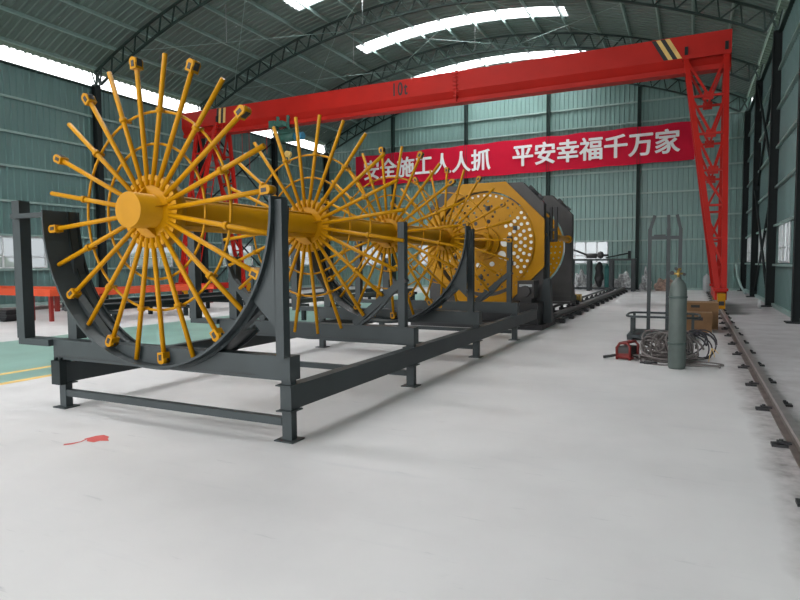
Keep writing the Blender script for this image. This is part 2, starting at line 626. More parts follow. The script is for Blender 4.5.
def hcol(x, y, h, wx=0.28, wy=0.24, m='darksteel'):
    b = MB()
    b.box(x - wx / 2, x - wx / 2 + 0.02, y - wy / 2, y + wy / 2, 0.03, h)
    b.box(x + wx / 2 - 0.02, x + wx / 2, y - wy / 2, y + wy / 2, 0.03, h)
    b.box(x - wx / 2 + 0.02, x + wx / 2 - 0.02, y - 0.01, y + 0.01, 0.03, h)
    o = struct(b.build('column', m))
    MB().box(x - 0.27, x + 0.2 if x > -1 else x + 0.27, y - 0.25, y + 0.25, 0, 0.03).build('base_plate', 'darksteel', o)
    if x < XL + 1 or x > XR - 1:
        p = MB()
        s = 1 if x < XC else -1
        p.bar((x, y, h), (x - s * 0.1, y - 0.12, h + 0.62), 0.05, 0.05)
        p.bar((x, y, h), (x - s * 0.1, y + 0.12, h + 0.62), 0.05, 0.05)
        p.bar((x, y, h), (x + s * 0.25, y, h + 0.6), 0.06, 0.06)
        p.box(x - 0.12, x + 0.12, y - 0.12, y + 0.12, h, h + 0.06)
        p.build('head_bracket', 'trussgreen', o)
    return o


for y in BAYS:
    truss(y)
    hcol(XL + 0.29, y, 9.06)
    hcol(XR - 0.16, y, 9.06)
truss(YB - 0.3)
for x in (-17.6, -12.6, -7.6, -2.72):
    hcol(x, YB - 0.27, rz(x, 0.95), 0.17, 0.26, 'trussgreen')
hcol(XL + 0.29, YB - 0.3, 9.06)
hcol(XR - 0.16, YB - 0.3, 9.06)


def bracing(x, y0, y1, z0, z1):
    b = MB()
    b.tube((x, y0, z0), (x, y1, z1), 0.045, 8)
    b.tube((x + 0.1, y0, z1), (x + 0.1, y1, z0), 0.045, 8)
    struct(b.build('trim_1', 'darksteel'))


for z0, z1 in ((0.3, 4.5), (4.7, 8.8)):
    bracing(XL + 0.30, 23.75, 29.45, z0, z1)
    bracing(XR - 0.22, 23.75, 29.45, z0, z1)
# thin roof tie rods between the trusses, and hanging rods
tie = MB()
for y in (17.6, 23.6, 29.6):
    for xa, xb in ((-20.5, -14.5), (-14.5, -8.0), (-8.0, -2.0)):
        tie.tube((xa, y, rz(xa, 0.75)), (xb, y + 6 if y < 29 else YB - 0.4, rz(xb, 0.75)), 0.012, 6)
        tie.tube((xb, y, rz(xb, 0.75)), (xa, y + 6 if y < 29 else YB - 0.4, rz(xa, 0.75)), 0.012, 6)
tie.tube((XR - 0.3, 11.6, rz(0, 0.75) - 0.7), (-6, 17.6, rz(-6, 0.75)), 0.012, 6)
struct(tie.build('trim_2', 'girt'))
rods = MB()
for x, y in ((-17.0, 19.2), (-12.2, 21.8), (-14.6, 25.2), (-9.2, 27.0)):
    rods.tube((x, y, rz(x, 0.2)), (x, y, rz(x, 0.2) - 1.5), 0.012, 6)
struct(rods.build('trim_3', 'palegrey'))

# ------------------------------------------------------------------ outside the windows
for k, (y0, y1, x, h) in enumerate(((-2, 18, -30, 2.5), (22, 42, -31, 2.4))):
    b = MB()
    bm = bmesh.new()
    for i in range(36):
        bmesh.ops.create_icosphere(bm, subdivisions=2, radius=random.uniform(0.7, 1.2) * h / 2,
                                   matrix=Matrix.Translation((x + random.uniform(-0.8, 0.8), y0 + (y1 - y0) * (i + random.random()) / 36, h * 0.45)))
    for v in bm.verts:
        v.co += Vector((random.uniform(-.12, .12), random.uniform(-.12, .12), random.uniform(-.15, .15)))
    me = bpy.data.meshes.new('foliage')
    bm.to_mesh(me)
    bm.free()
    me.materials.append(M['leaf'])
    o = bpy.data.objects.new('foliage', me)
    COL.objects.link(o)
    tag(o, ['green hedge outside the left wall windows, nearer stretch', 'green hedge outside the left wall windows, farther stretch'][k], 'foliage', kind='stuff')

# ------------------------------------------------------------------ red gantry crane
GY = 22.0
crane = thing('gantry_crane', 'red ten tonne gantry crane spanning the hall above the yellow machine', 'crane', (-10.2, GY, 0))
GX0, GX1 = -22.1, 0.98
prof = [(-0.30, 8.74), (0.30, 8.74), (0.30, 8.03), (0.14, 7.76), (0.22, 7.76), (0.22, 7.60), (-0.22, 7.60), (-0.22, 7.76), (-0.14, 7.76), (-0.30, 8.03)]
b = MB()
b.prism(prof, lambda a, z, t: (t, GY + a, z), GX0, GX1)
gird = b.build('girder', 'red', crane)
b = MB()
for sx in (-8.14,):
    b.box(sx - 0.02, sx + 0.02, GY - 0.34, GY + 0.34, 7.62, 8.79)
    for k in range(7):
        for yb_, zb_ in ((GY - 0.325, 7.83 + k * 0.14),):
            b.tube((sx - 0.10, yb_, zb_), (sx + 0.10, yb_, zb_), 0.026, 8)
b.build('splice_flange', 'red', gird)
for x0, cols in ((-1.34, 1), (-19.9, 1)):
    for k in range(4):
        s = MB()
        q = x0 + k * 0.135
        d = 0.38 if x0 > -5 else -0.05
        s.prism([(q, 8.72), (q + 0.135, 8.72), (q + 0.135 + d, 8.05), (q + d, 8.05)], lambda a, z, t: (a, t, z), GY - 0.304, GY - 0.300)
        s.build('hazard_stripe', ['black', 'line_yellow'][k % 2], gird)
text_mesh('lettering', '10t', 'black', gird, 0.026, -10.78, -10.15, 8.13, 0.53, GY - 0.304, 0.0, 1.22)

ZT = 7.95


def tower(side, sgn, yfoot):
    """one lattice tower of a crane leg; side = sign of x from centre, sgn = which side of the girder"""
    if side > 0:
        t0, t1, f0, f1 = -0.30, 0.84, 0.66, 0.89
    else:
        t0, t1, f0, f1 = -21.0, -19.86, -20.75, -20.47
    yt = GY + sgn * 0.42
    A0, A1 = Vector((t0, yt, ZT)), Vector((t1, yt, ZT))
    B0, B1 = Vector((f0 + 0.03, yfoot, 0.72)), Vector((f1 - 0.03, yfoot, 0.72))
    b = MB()
    for p, q in ((A0, B0), (A1, B1)):
        b.bar(p, q, 0.15, 0.12, (0, 1, 0))
    leg = b.build('leg', 'red', crane)
    b = MB()
    n = 7
    L = lambda p, q, t: p + (q - p) * t
    ts = [(1 - (1 - i / n) ** 1.25) for i in range(n + 1)]
    for i in range(n):
        t, u = ts[i], ts[i + 1]
        m = (L(A0, B0, u) + L(A1, B1, u)) / 2
        if i < 3:
            b.bar(L(A0, B0, t), m, 0.07, 0.09, (0, 1, 0))
            b.bar(L(A1, B1, t), m, 0.07, 0.09, (0, 1, 0))
            b.box(m.x - 0.14, m.x + 0.14, m.y - 0.015, m.y + 0.015, m.z - 0.12, m.z + 0.12)
        else:
            if (i + (sgn > 0)) % 2:
                b.bar(L(A0, B0, t), L(A1, B1, u), 0.07, 0.08, (0, 1, 0))
            else:
                b.bar(L(A1, B1, t), L(A0, B0, u), 0.07, 0.08, (0, 1, 0))
        b.bar(L(A0, B0, u), L(A1, B1, u), 0.07, 0.09, (0, 1, 0))
    b.build('lattice_bracing', 'red', leg)
    b = MB()
    b.box(min(f0, f1) - 0.08, max(f0, f1) + 0.08, yfoot - 0.2, yfoot + 0.2, 0.66, 0.74)
    b.build('foot_flange', 'red', leg)
    b = MB()
    for px in (t0, t1):
        b.box(px - 0.05, px + 0.05, GY + sgn * 0.30 - (0.06 if sgn > 0 else 0.08), GY + sgn * 0.30 + 0.07, ZT, ZT + 0.42)
    b.build('bracket', 'darksteel', leg)


for side, rx in ((1, 0.79), (-1, -20.61)):
    tower(side, -1, 20.0)
    tower(side, 1, 24.0)
    b = MB()
    x0, x1 = (-0.42, 0.96) if side > 0 else (-21.1, -19.76)
    b.box(x0, x1, GY - 0.50, GY - 0.34, ZT, ZT + 0.12)
    b.box(x0, x1, GY + 0.34, GY + 0.50, ZT, ZT + 0.12)
    b.build('saddle', 'red', crane)
    eb = MB().box(rx - 0.16, rx + 0.16, 20.25, 24.15, 0.38, 0.66).build('end_beam', 'red', crane)
    for yy in (19.6, 24.2):
        tb = MB()
        tb.box(rx - 0.10, rx + 0.10, yy, yy + 0.62, 0.16, 0.60)
        tk = tb.build('truck_housing', 'yellow', crane)
        wb_ = MB()
        wb_.tube((rx - 0.06, yy + 0.31, 0.245), (rx + 0.06, yy + 0.31, 0.245), 0.10, 20)
        wb_.tube((rx - 0.115, yy + 0.31, 0.26), (rx + 0.115, yy + 0.31, 0.26), 0.06, 12)
        wb_.build('wheel', 'black', tk)
        MB().box(rx - 0.07, rx + 0.07, yy - 0.006, yy, 0.26, 0.38).build('name_plate', 'black', tk)
# ladder on the left leg
b = MB()
for s_ in (-0.2, 0.2):
    b.bar((-19.5 + s_, 21.4, ZT - 0.05), (-20.2 + s_, 20.3, 0.7), 0.03, 0.03)
for k in range(24):
    t = (k + 0.5) / 24
    p = Vector((-19.5, 21.4, ZT - 0.05)).lerp(Vector((-20.2, 20.3, 0.7)), t)
    b.tube(p + Vector((-0.2, 0, 0)), p + Vector((0.2, 0, 0)), 0.012, 6)
b.build('ladder', 'red', crane)

# hoist hanging on the lower flange
HX = -16.1
ho = thing('electric_hoist', 'green electric chain hoist hanging under the red crane girder', 'hoist', (HX, GY, 6.5))
b = MB()
b.tube((HX - 0.55, GY, 7.12), (HX + 0.35, GY, 7.12), 0.21, 20)
b.box(HX - 0.45, HX + 0.3, GY - 0.18, GY + 0.18, 7.28, 7.44)
b.build('drum_housing', 'hoist', ho)
b = MB()
b.tube((HX + 0.35, GY, 7.12), (HX + 0.78, GY, 7.12), 0.16, 18)
b.build('motor', 'blue', ho)
b = MB()
for sx in (-0.35, 0.2):
    for s_ in (-1, 1):
        b.box(HX + sx - 0.06, HX + sx + 0.06, GY + s_ * 0.30 - 0.02, GY + s_ * 0.30 + 0.02, 7.40, 7.98)
        b.tube((HX + sx, GY + s_ * 0.30, 7.93), (HX + sx, GY + s_ * 0.17, 7.93), 0.07, 14)
    b.box(HX + sx - 0.05, HX + sx + 0.05, GY - 0.32, GY + 0.32, 7.38, 7.44)
b.box(HX - 0.6, HX - 0.3, GY - 0.62, GY - 0.34, 7.45, 7.75)
b.box(HX - 0.2, HX + 0.15, GY - 0.66, GY - 0.34, 7.5, 7.7)
b.build('trolley', 'hoist', ho)
b = MB()
for dx in (-0.16, -0.06, 0.04):
    b.tube((HX + dx, GY, 6.95), (HX + dx * 0.5, GY, 6.45), 0.012, 6)
b.build('wire_rope', 'black', ho)
b = MB()
b.tube((HX - 0.04, GY - 0.1, 6.38), (HX - 0.04, GY + 0.1, 6.38), 0.14, 16)
b.path([(HX, GY, 6.26), (HX, GY, 6.14), (HX + 0.08, GY, 6.06), (HX + 0.04, GY, 5.97), (HX - 0.05, GY, 6.0)], 0.025, 8)
b.build('hook_block', 'line_yellow', ho)
b = MB()
b.tube((HX - 2.6, GY, 7.7), (HX - 2.6, GY, 6.3), 0.012, 6)
b.tube((HX - 2.2, GY, 7.7), (HX - 2.2, GY, 5.9), 0.012, 6)
b.tube((HX - 1.2, GY, 7.7), (HX - 1.2, GY, 6.5), 0.012, 6)
b.path([(HX - 2.6, GY, 7.68), (HX - 1.2, GY, 7.66), (HX - 0.3, GY, 7.5)], 0.014, 6)
b.build('festoon_cable', 'red', ho)


def crane_rail(x, label, ya, yb, clips):
    r = thing('crane_rail', label, 'rail', (x, ya, 0), 'gantry crane rails')
    b = MB()
    b.box(x - 0.06, x + 0.06, ya, yb, 0.008, 0.025)
    b.box(x - 0.011, x + 0.011, ya, yb, 0.025, 0.11)
    b.build('rail_web', 'railsteel', r)
    b = MB()
    b.box(x - 0.032, x + 0.032, ya, yb, 0.11, 0.145)
    b.build('rail_head', 'railhead', r)
    if clips:
        y = ya + 0.5
        k = 0
        while y < yb and k < 44:
            for sd, dy in ((-1, 0.0), (1, 0.3)):
                c = MB()
                xa, xb = sorted((x + sd * 0.05, x + sd * 0.18))
                c.box(xa, xb, y + dy - 0.05, y + dy + 0.05, 0.0, 0.022)
                c.tube((x + sd * 0.11, y + dy, 0.022), (x + sd * 0.11, y + dy, 0.06), 0.016, 8)
                c.bar((x + sd * 0.14, y + dy, 0.04), (x + sd * 0.035, y + dy, 0.03), 0.06, 0.015)
                c.build('rail_clip', 'black', r)
            y += 1.36
            k += 1


crane_rail(0.81, 'worn steel crane rail along the right side of the floor', 2.6, 33.6, True)
crane_rail(-20.61, 'crane rail along the far left wall under the crane leg', 6.0, YB - 0.5, False)

# ------------------------------------------------------------------ banner
bn = thing('banner', 'long red banner with white Chinese slogan on the back wall', 'banner', (-10.1, 35.22, 7.76))
b = MB()
nx = 60
g0 = []
for i in range(nx + 1):
    x = -20.35 + 20.35 * i / nx
    sag = 0.03 * math.sin(i * 0.9)
    t = (x + 10.1) * 0.0095
    row = []
    for z in (6.74, 7.4, 8.1, 8.72):
        row.append((x, 35.22 + 0.012 * math.sin(i * 1.7 + z), z + t + (sag if z > 8.5 else -sag * 0.5 if z < 7 else 0)))
    g0.append(row)
b.sheet(g0, True)
g1 = [[(p[0], p[1] + 0.012, p[2]) for p in row] for row in g0]
b.sheet(g1, True)
b.build('cloth', 'banner', bn, fix=False)


def slogan(txt, x0, x1, z0, h):
    text_mesh('lettering', txt, 'white', bn, 0.028, x0, x1, z0, h, 35.19, 0.0095)


slogan('安全施工人人抓', -19.72, -11.0, 7.02, 1.32)
slogan('平安幸福千万家', -9.66, -0.68, 7.15, 1.32)
b = MB()
for x, z in ((-20.15, 8.62), (-0.05, 8.82), (-20.15, 6.66), (-0.05, 6.82)):
    b.tube((x, 35.25, z), (x + (-0.6 if x < -5 else 0.6), 35.45, z + 0.05), 0.01, 6)
b.build('tie_cord', 'white', bn)

# ------------------------------------------------------------------ reinforcement-cage machine: support rack
AX, AZ = -4.65, 2.055
FY = [4.25, 6.8, 9.34, 11.71]
PR, PL, PO = -3.16, -6.15, -6.67
rack = thing('cage_support_rack', 'long charcoal steel rack with curved cradles under the yellow spoked shaft', 'machine rack', (AX, 4.25, 0))


def arc_band(b, r0, r1, y0, y1, a0, a1, n=44):
    g = []
    for i in range(n + 1):
        a = a0 + (a1 - a0) * i / n
        c, s = math.cos(a), math.sin(a)
        g.append([(AX + r0 * c, y0, AZ + r0 * s), (AX + r0 * c, y1, AZ + r0 * s), (AX + r1 * c, y1, AZ + r1 * s), (AX + r1 * c, y0, AZ + r1 * s), (AX + r0 * c, y0, AZ + r0 * s)])
    vs = [p for row in g for p in row[:4]]
    fs, sm = [], []
    for i in range(n):
        for k in range(4):
            l = (k + 1) % 4
            fs.append((i * 4 + k, i * 4 + l, (i + 1) * 4 + l, (i + 1) * 4 + k))
            sm.append(False)
    fs += [(0, 3, 2, 1), (n * 4, n * 4 + 1, n * 4 + 2, n * 4 + 3)]
    sm += [False, False]
    b.add(vs, fs, sm)


for i, y in enumerate(FY):
    wide = i in (0, 2)
    dy = -0.28 if i == 2 else 0.0
    for x in (PR, PL):
        p = MB().box(x - 0.045, x + 0.055, y - 0.04, y + 0.04, 0.012, 0.54).build('leg', 'greysteel', rack)
        MB().box(x - 0.10, x + 0.10, y - 0.09, y + 0.09, 0, 0.012).build('foot_plate', 'greysteel', p)
    MB().bar((PL + 0.055, y, 0.165), (PR - 0.055, y, 0.165), 0.07, 0.07).build('lower_bar', 'greysteel', rack)
    b = MB()
    b.box(PL - 0.07, PR + 0.075, y - 0.075, y + 0.075, 0.54, 0.75)
    b.box(PO - 0.06, PL - 0.07, y - 0.13, y + 0.06, 0.68, 0.75)
    cb = b.build('crossbeam', 'greysteel', rack)
    MB().box(PL, PR - 0.3, y - 0.079, y - 0.075, 0.57, 0.575).build('weld_seam', 'black', cb)
    b = MB().box(PR - 0.012, PR + 0.072, y - 0.15, y - 0.06, 0.75, 2.09) if wide else MB().box(PR - 0.15, PR - 0.06, y - 0.05, y + 0.05, 0.75, 2.06)
    if i == 2:
        b = MB().box(PR - 0.10, PR - 0.005, y - 0.15, y - 0.06, 0.75, 2.09)
    b.build('post', 'greysteel', rack)
    b = MB()
    b.box(PO - 0.065, PO + 0.065, y - 0.14, y - 0.02, 0.75, 2.26)
    b.build('post', 'greysteel', rack)
    b = MB()
    b.box(PL + 0.02, PL + 0.16, y + 0.1 - 0.06, y + 0.1 + 0.06, 0.75, 1.66)
    b.build('post', 'greysteel', rack)
    MB().box(PO, AX - 1.49, y - 0.20, y - 0.14, 2.06, 2.11).build('top_bar', 'greysteel', rack)
    MB().bar((PR - 0.06, y, 1.36), (PR - 0.80, y, 0.76), 0.09, 0.09, (0, 1, 0)).build('knee_brace', 'greysteel', rack)
    MB().bar((PL + 0.10, y, 1.36), (PL + 0.72, y, 0.76), 0.09, 0.09, (0, 1, 0)).build('knee_brace', 'greysteel', rack)
    b = MB()
    if wide:
        arc_band(b, 1.470, 1.492, y + dy - 0.20, y + dy + 0.02, PI - R(3), 2 * PI + R(2.5))
        arc_band(b, 1.470, 1.492, y + dy + 0.02, y + dy + 0.21, PI - R(3), 2 * PI - R(48))
        arc_band(b, 1.492, 1.52, y + dy - 0.10, y + dy - 0.09, PI, 2 * PI)
        arc_band(b, 1.492, 1.52, y + dy + 0.198, y + dy + 0.21, PI, 2 * PI - R(48))
        gp = [(AX + 1.492 * math.cos(a), AZ + 1.492 * math.sin(a)) for a in [R(2.5) - R(36) * q / 10 for q in range(11)]] + [(PR - 0.01, AZ - 1.05), (PR - 0.01, AZ + 0.05)]
        b.prism(gp, lambda a, z, t: (a, t, z), y + dy - 0.15, y + dy - 0.135)
        cr_ = b.build('cradle', 'greysteel', rack)
        b = MB()
        arc_band(b, 1.445, 1.470, y + dy + 0.07, y + dy + 0.085, PI - R(3), 2 * PI)
        arc_band(b, 1.445, 1.470, y + dy + 0.185, y + dy + 0.205, PI - R(3), 2 * PI - R(48))
        b.build('guide_strip', 'darksteel', cr_)
    else:
        arc_band(b, 1.50, 1.53, y - 0.04, y + 0.04, PI + R(1), 2 * PI - R(36))
        b.build('cradle', 'greysteel', rack)
for x in (PR + 0.002, PL - 0.002):
    lb = MB()
    lb.box(x - 0.058, x + 0.058, 4.205, 13.4, 0.28, 0.49)
    lbo = lb.build('side_beam', 'greysteel', rack)
    b = MB()
    for y in FY:
        for z in (0.27, 0.495):
            b.box(x - 0.075, x + 0.085, y - 0.09, y + 0.09, z - 0.006, z + 0.006)
    b.build('stiffener_plate', 'greysteel', lbo)
b = MB()
b.box(PL - 0.04, PL + 0.10, 4.12, 4.20, 0.27, 0.53)
b.tube((PL + 0.0, 4.15, 0.53), (PL + 0.0, 4.15, 0.56), 0.02, 8)
b.tube((PL + 0.06, 4.16, 0.53), (PL + 0.06, 4.16, 0.56), 0.02, 8)
b.build('end_bracket', 'darksteel', rack)

# ------------------------------------------------------------------ rotating shaft with spoked wheels
shaft = thing('spoked_shaft', 'yellow rotating shaft carrying four large spoked wheels over the charcoal rack', 'machine shaft', (AX, 4.16, AZ))
b = MB()
b.tube((AX, 3.885, AZ), (AX, 14.9, AZ), 0.165, 32)
b.build('main_tube', 'yellow', shaft)
b = MB()
for a in (R(70), R(190), R(310)):
    dx, dz = 0.168 * math.cos(a), 0.168 * math.sin(a)
    b.bar((AX + dx, 4.3, AZ + dz), (AX + dx, 14.3, AZ + dz), 0.05, 0.02, (math.cos(a), 0, math.sin(a)))
b.build('guide_strip', 'yellow', shaft)


def lo(name, b, m, parent, loc=(0, 0, 0), rot=0):
    """child given in its parent's own coordinates; rotation about the shaft axis"""
    save = ORG.pop(parent.name, None)
    o = b.build(name, m, parent)
    if save is not None:
        ORG[parent.name] = save
    ORG[o.name] = Vector((0, 0, 0))
    o.location = loc
    o.rotation_euler = (0, rot, 0)
    return o


SP0 = 10.0


def hub_mesh():
    b = MB()
    b.tube((0, -0.05, 0), (0, 0.07, 0), 0.345, 48)
    for k in range(24):
        a = R(SP0 + 15 * k + 7.5)
        d = Vector((math.sin(a), 0, math.cos(a)))
        b.bar(d * 0.30 + Vector((0, -0.055, 0)), d * 0.350 + Vector((0, -0.052, 0)), 0.034, 0.014, (0, 1, 0))
    for k in range(4):
        a = R(15 + 90 * k)
        c, s = math.cos(a), math.sin(a)
        nx_, nz_ = -s * 0.006, c * 0.006
        vs = []
        for q in (-1, 1):
            for r, y in ((0.16, -0.15), (0.16, -0.05), (0.245, -0.05)):
                vs.append((r * c + q * nx_, y, r * s + q * nz_))
        b.add(vs, [(0, 1, 2), (5, 4, 3), (0, 3, 4, 1), (1, 4, 5, 2), (2, 5, 3, 0)])
    return b


def make_wheel(heads, y, phase):
    wh = lo('spoked_wheel', hub_mesh(), 'yellow', shaft, (0, y - 4.16, 0), phase)
    sp_long = None
    spoke_me = head_me = col_me = None
    for k in range(24):
        a = R(SP0 + 15 * k)
        if k == 0:
            so = lo('spoke', MB().tube((0, -0.05, 0.25), (0, -0.05, 1.455), 0.0235, 12), 'yellow', wh, (0, 0, 0), a)
            spoke_me = so
        else:
            so = spoke_me.copy()
            COL.objects.link(so)
            so.rotation_euler = (0, a, 0)
        if k % 2 == 1 and heads:
            if head_me is None:
                hb = MB()
                hb.tube((0, -0.098, 1.415), (0, -0.002, 1.415), 0.042, 14)
                hb.box(-0.038, 0.038, -0.096, -0.004, 1.345, 1.415)
                hb.cur = 1
                hb.box(-0.015, 0.020, -0.101, -0.096, 1.365, 1.42)
                hb.box(0.038, 0.0435, -0.08, -0.02, 1.37, 1.44)
                hb.tube((-0.050, -0.05, 1.415), (0.050, -0.05, 1.415), 0.012, 8)
                head_me = lo('roller_head', hb, ['yellow', 'black'], wh, (0, 0, 0), a)
            else:
                ho_ = head_me.copy()
                COL.objects.link(ho_)
                ho_.rotation_euler = (0, a, 0)
        if k % 2 == 0:
            if col_me is None:
                cb_ = MB()
                cb_.tube((0, -0.05, 0.925), (0, -0.05, 0.965), 0.036, 14)
                cb_.tube((0.0, -0.05, 0.945), (0.0, 0.035, 0.945), 0.018, 8)
                col_me = lo('collar', cb_, 'yellow', wh, (0, 0, 0), a)
            else:
                co_ = col_me.copy()
                COL.objects.link(co_)
                co_.rotation_euler = (0, a, 0)
    for rr in (0.945, 0.645):
        lo('hoop', MB().path([(rr * math.cos(2 * PI * i / 56), 0.0, rr * math.sin(2 * PI * i / 56)) for i in range(56)], 0.0135, 8, closed=True), 'yellow', wh)
    return wh


make_wheel(True, 4.19, 0)
make_wheel(False, 6.78, R(-1))
make_wheel(True, 9.16, R(1))
make_wheel(True, 11.72, R(8))


# ------------------------------------------------------------------ octagonal heads with perforated discs
def square_r(a, w, s):
    """radius of a square (half width w) with chamfered corners (flat half length s)"""
    c, d = abs(math.cos(a)), abs(math.sin(a))
    return min(w / max(c, 1e-9), w / max(d, 1e-9), (w + s) / (c + d))


def plate_with_hole(b, x, z, y0, y1, w, s, rh):
    va = []
    for k in range(4):
        for sg in (-1, 1):
            va.append((k * PI / 2 + sg * math.atan2(s, w)) % (2 * PI))
    an = sorted(va + [2 * PI * i / 96 + 0.003 for i in range(96)])
    n = len(an)
    vs = []
    for y in (y0, y1):
        for a in an:
            r = square_r(a, w, s)
            vs.append((x + r * math.cos(a), y, z + r * math.sin(a)))
        for a in an:
            vs.append((x + rh * math.cos(a), y, z + rh * math.sin(a)))
    fs = []
    for i in range(n):
        j = (i + 1) % n
        fs += [(i, j, n + j, n + i), (2 * n + i, 3 * n + i, 3 * n + j, 2 * n + j), (i, 2 * n + i, 2 * n + j, j), (n + i, n + j, 3 * n + j, 3 * n + i)]
    b.add(vs, fs)


def perforated_disc(name, parent, x, y, z, r, holes, thick, m):
    c = bpy.data.curves.new(name, 'CURVE')
    c.dimensions = '2D'
    c.fill_mode = 'BOTH'
    c.extrude = thick / 2

    def ring(px, py, rr, n):
        s = c.splines.new('POLY')
        s.points.add(n - 1)
        for i in range(n):
            s.points[i].co = (px + rr * math.cos(2 * PI * i / n), py + rr * math.sin(2 * PI * i / n), 0, 1)
        s.use_cyclic_u = True
    ring(0, 0, r, 96)
    for hx, hy, hr in holes:
        ring(hx, hy, hr, 12)
    t = bpy.data.objects.new('t', c)
    COL.objects.link(t)
    dg = bpy.context.evaluated_depsgraph_get()
    me = bpy.data.meshes.new_from_object(t.evaluated_get(dg))
    bpy.data.objects.remove(t)
    me.transform(Matrix.Translation(Vector((x, y, z)) - ORG[parent.name]) @ Matrix.Rotation(PI / 2, 4, 'X'))
    me.materials.clear()
    me.materials.append(M[m])
    o = bpy.data.objects.new(name, me)
    COL.objects.link(o)
    o.parent = parent
    ORG[o.name] = ORG[parent.name]
    return o


HY = 14.3
OZ = 2.0
head = thing('cage_machine_head', 'yellow octagonal machine head with perforated disc at the end of the shaft', 'machine head', (AX, HY, 0))
b = MB()
plate_with_hole(b, AX, OZ, HY, HY + 0.06, 1.5, 0.56, 1.30)
b.build('face_plate', 'yellow', head)
b = MB()
plate_with_hole(b, AX, OZ, HY + 0.061, HY + 0.34, 1.47, 0.95, 1.30)
for sx in (1, -1):
    b.prism([(AX + sx * 0.93, 0.53), (AX + sx * 1.47, 0.53), (AX + sx * 1.47, 1.07)], lambda a, z, t: (a, t, z), HY + 0.07, HY + 0.335)
b.build('back_plate', 'greyplate', head)
holes, bush = [], []
for r, n, hr, off in ((1.17, 48, 0.024, 0), (1.03, 36, 0.026, 0.5), (0.92, 32, 0.028, 0), (0.80, 28, 0.028, 0.5), (0.68, 20, 0.026, 0), (0.54, 10, 0.045, 0.2)):
    for k in range(n):
        a = 2 * PI * (k + off) / n
        hx, hy = r * math.cos(a), r * math.sin(a)
        aa = math.degrees(a) % 360
        right = (aa > 318 or aa < 38) and r > 0.6
        top = (60 < aa < 125) and r > 1.1
        if right or top:
            bush.append((hx, hy, hr * 1.55 if right else hr * 1.2))
        elif r > 1.1 or random.random() < 0.85:
            holes.append((hx, hy, hr * 1.15))
bush += [(0.52, 0.0, 0.10), (0.45, -0.30, 0.10), (0.20, -0.52, 0.06), (-0.15, -0.55, 0.06)]
holes = [h for h in holes if all((h[0] - q[0]) ** 2 + (h[1] - q[1]) ** 2 > 0.02 for q in bush)]
dsk = perforated_disc('perforated_disc', head, AX, HY + 0.10, OZ + 0.03, 1.235, holes, 0.03, 'yellow')
for hx, hy, hr in bush:
    MB().tube((AX + hx, HY + 0.055, OZ + 0.03 + hy), (AX + hx, HY + 0.15, OZ + 0.03 + hy), hr, 14).build('guide_bushing', 'bushing', dsk)
b = MB()
b.tube((AX, HY - 0.30, AZ - 0.03), (AX, HY + 0.085, AZ - 0.03), 0.27, 32)
b.tube((AX, HY - 0.02, AZ - 0.03), (AX, HY + 0.088, AZ - 0.03), 0.40, 32)
for k in range(10):
    a = 2 * PI * k / 10
    b.tube((AX + 0.34 * math.cos(a), HY - 0.05, AZ - 0.03 + 0.34 * math.sin(a)), (AX + 0.34 * math.cos(a), HY, AZ - 0.03 + 0.34 * math.sin(a)), 0.025, 8)
b.build('centre_flange', 'yellow', dsk)
for k in range(6):
    a = 2 * PI * (k + 0.4) / 6
    x, z = AX + 0.86 * math.cos(a), OZ + 0.03 + 0.86 * math.sin(a)
    b = MB()
    b.box(x - 0.05, x + 0.05, HY + 0.03, HY + 0.085, z - 0.05, z + 0.05)
    b.tube((x, HY - 0.02, z), (x, HY + 0.03, z), 0.03, 10)
    b.build('clamp_bracket', 'greyplate', dsk)
b = MB()
b.box(AX - 1.50, AX + 1.50, HY + 0.02, HY + 0.75, 0.03, 0.53)
b.box(AX - 1.65, AX + 1.62, HY - 0.75, HY + 0.8, 0.0, 0.12)
b.box(AX + 0.75, AX + 1.50, HY - 0.62, HY - 0.05, 0.12, 0.62)
b.build('base_frame', 'black', head)
b = MB()
b.box(AX + 1.02, AX + 1.40, HY - 0.60, HY - 0.10, 0.72, 1.12)
b.tube((AX + 1.21, HY - 0.60, 0.88), (AX + 1.21, HY - 0.72, 0.88), 0.13, 16)
b.box(AX + 1.08, AX + 1.34, HY - 0.56, HY - 0.15, 0.62, 0.72)
mo = b.build('drive_motor', 'greyplate', head)
MB().box(AX + 1.06, AX + 1.36, HY - 0.607, HY - 0.60, 0.98, 1.04).build('motor_cover', 'palegrey', mo)
b = MB()
b.box(AX + 1.46, AX + 1.54, HY + 0.345, HY + 0.45, 0.12, 2.62)
b.prism([(AX + 1.36, 0.12), (AX + 1.70, 0.12), (AX + 1.63, 1.15), (AX + 1.50, 1.15)], lambda a, z, t: (a, t, z), HY - 0.02, HY + 0.20)
b.build('side_post', 'greysteel', head)
b = MB()
for dx in (0.0, 0.12):
    b.box(AX + 1.54 + dx - 0.03, AX + 1.54 + dx + 0.03, HY + 0.5, HY + 0.62, 2.06, 2.88)
b.box(AX + 1.51, AX + 1.69, HY + 0.52, HY + 0.6, 2.04, 2.10)
b.box(AX + 1.51, AX + 1.69, HY + 0.44, HY + 0.6, 2.30, 2.36)
b.build('slide_guide', 'black', head)
b = MB()
for t in (0.3, 0.72):
    p = Vector((AX + 0.95 + 0.52 * t, HY + 0.25, OZ + 1.47 - 0.52 * t))
    b.bar(p - Vector((0.02, 0, 0.02)), p + Vector((0.05, 0, 0.05)), 0.12, 0.10, (0, 1, 0))
p0, p1 = Vector((AX + 1.1, HY + 0.25, OZ + 1.365)), Vector((AX + 1.36, HY + 0.25, OZ + 1.105))
b.tube(p0, p1, 0.035, 8)
b.build('lifting_bracket', 'black', head)

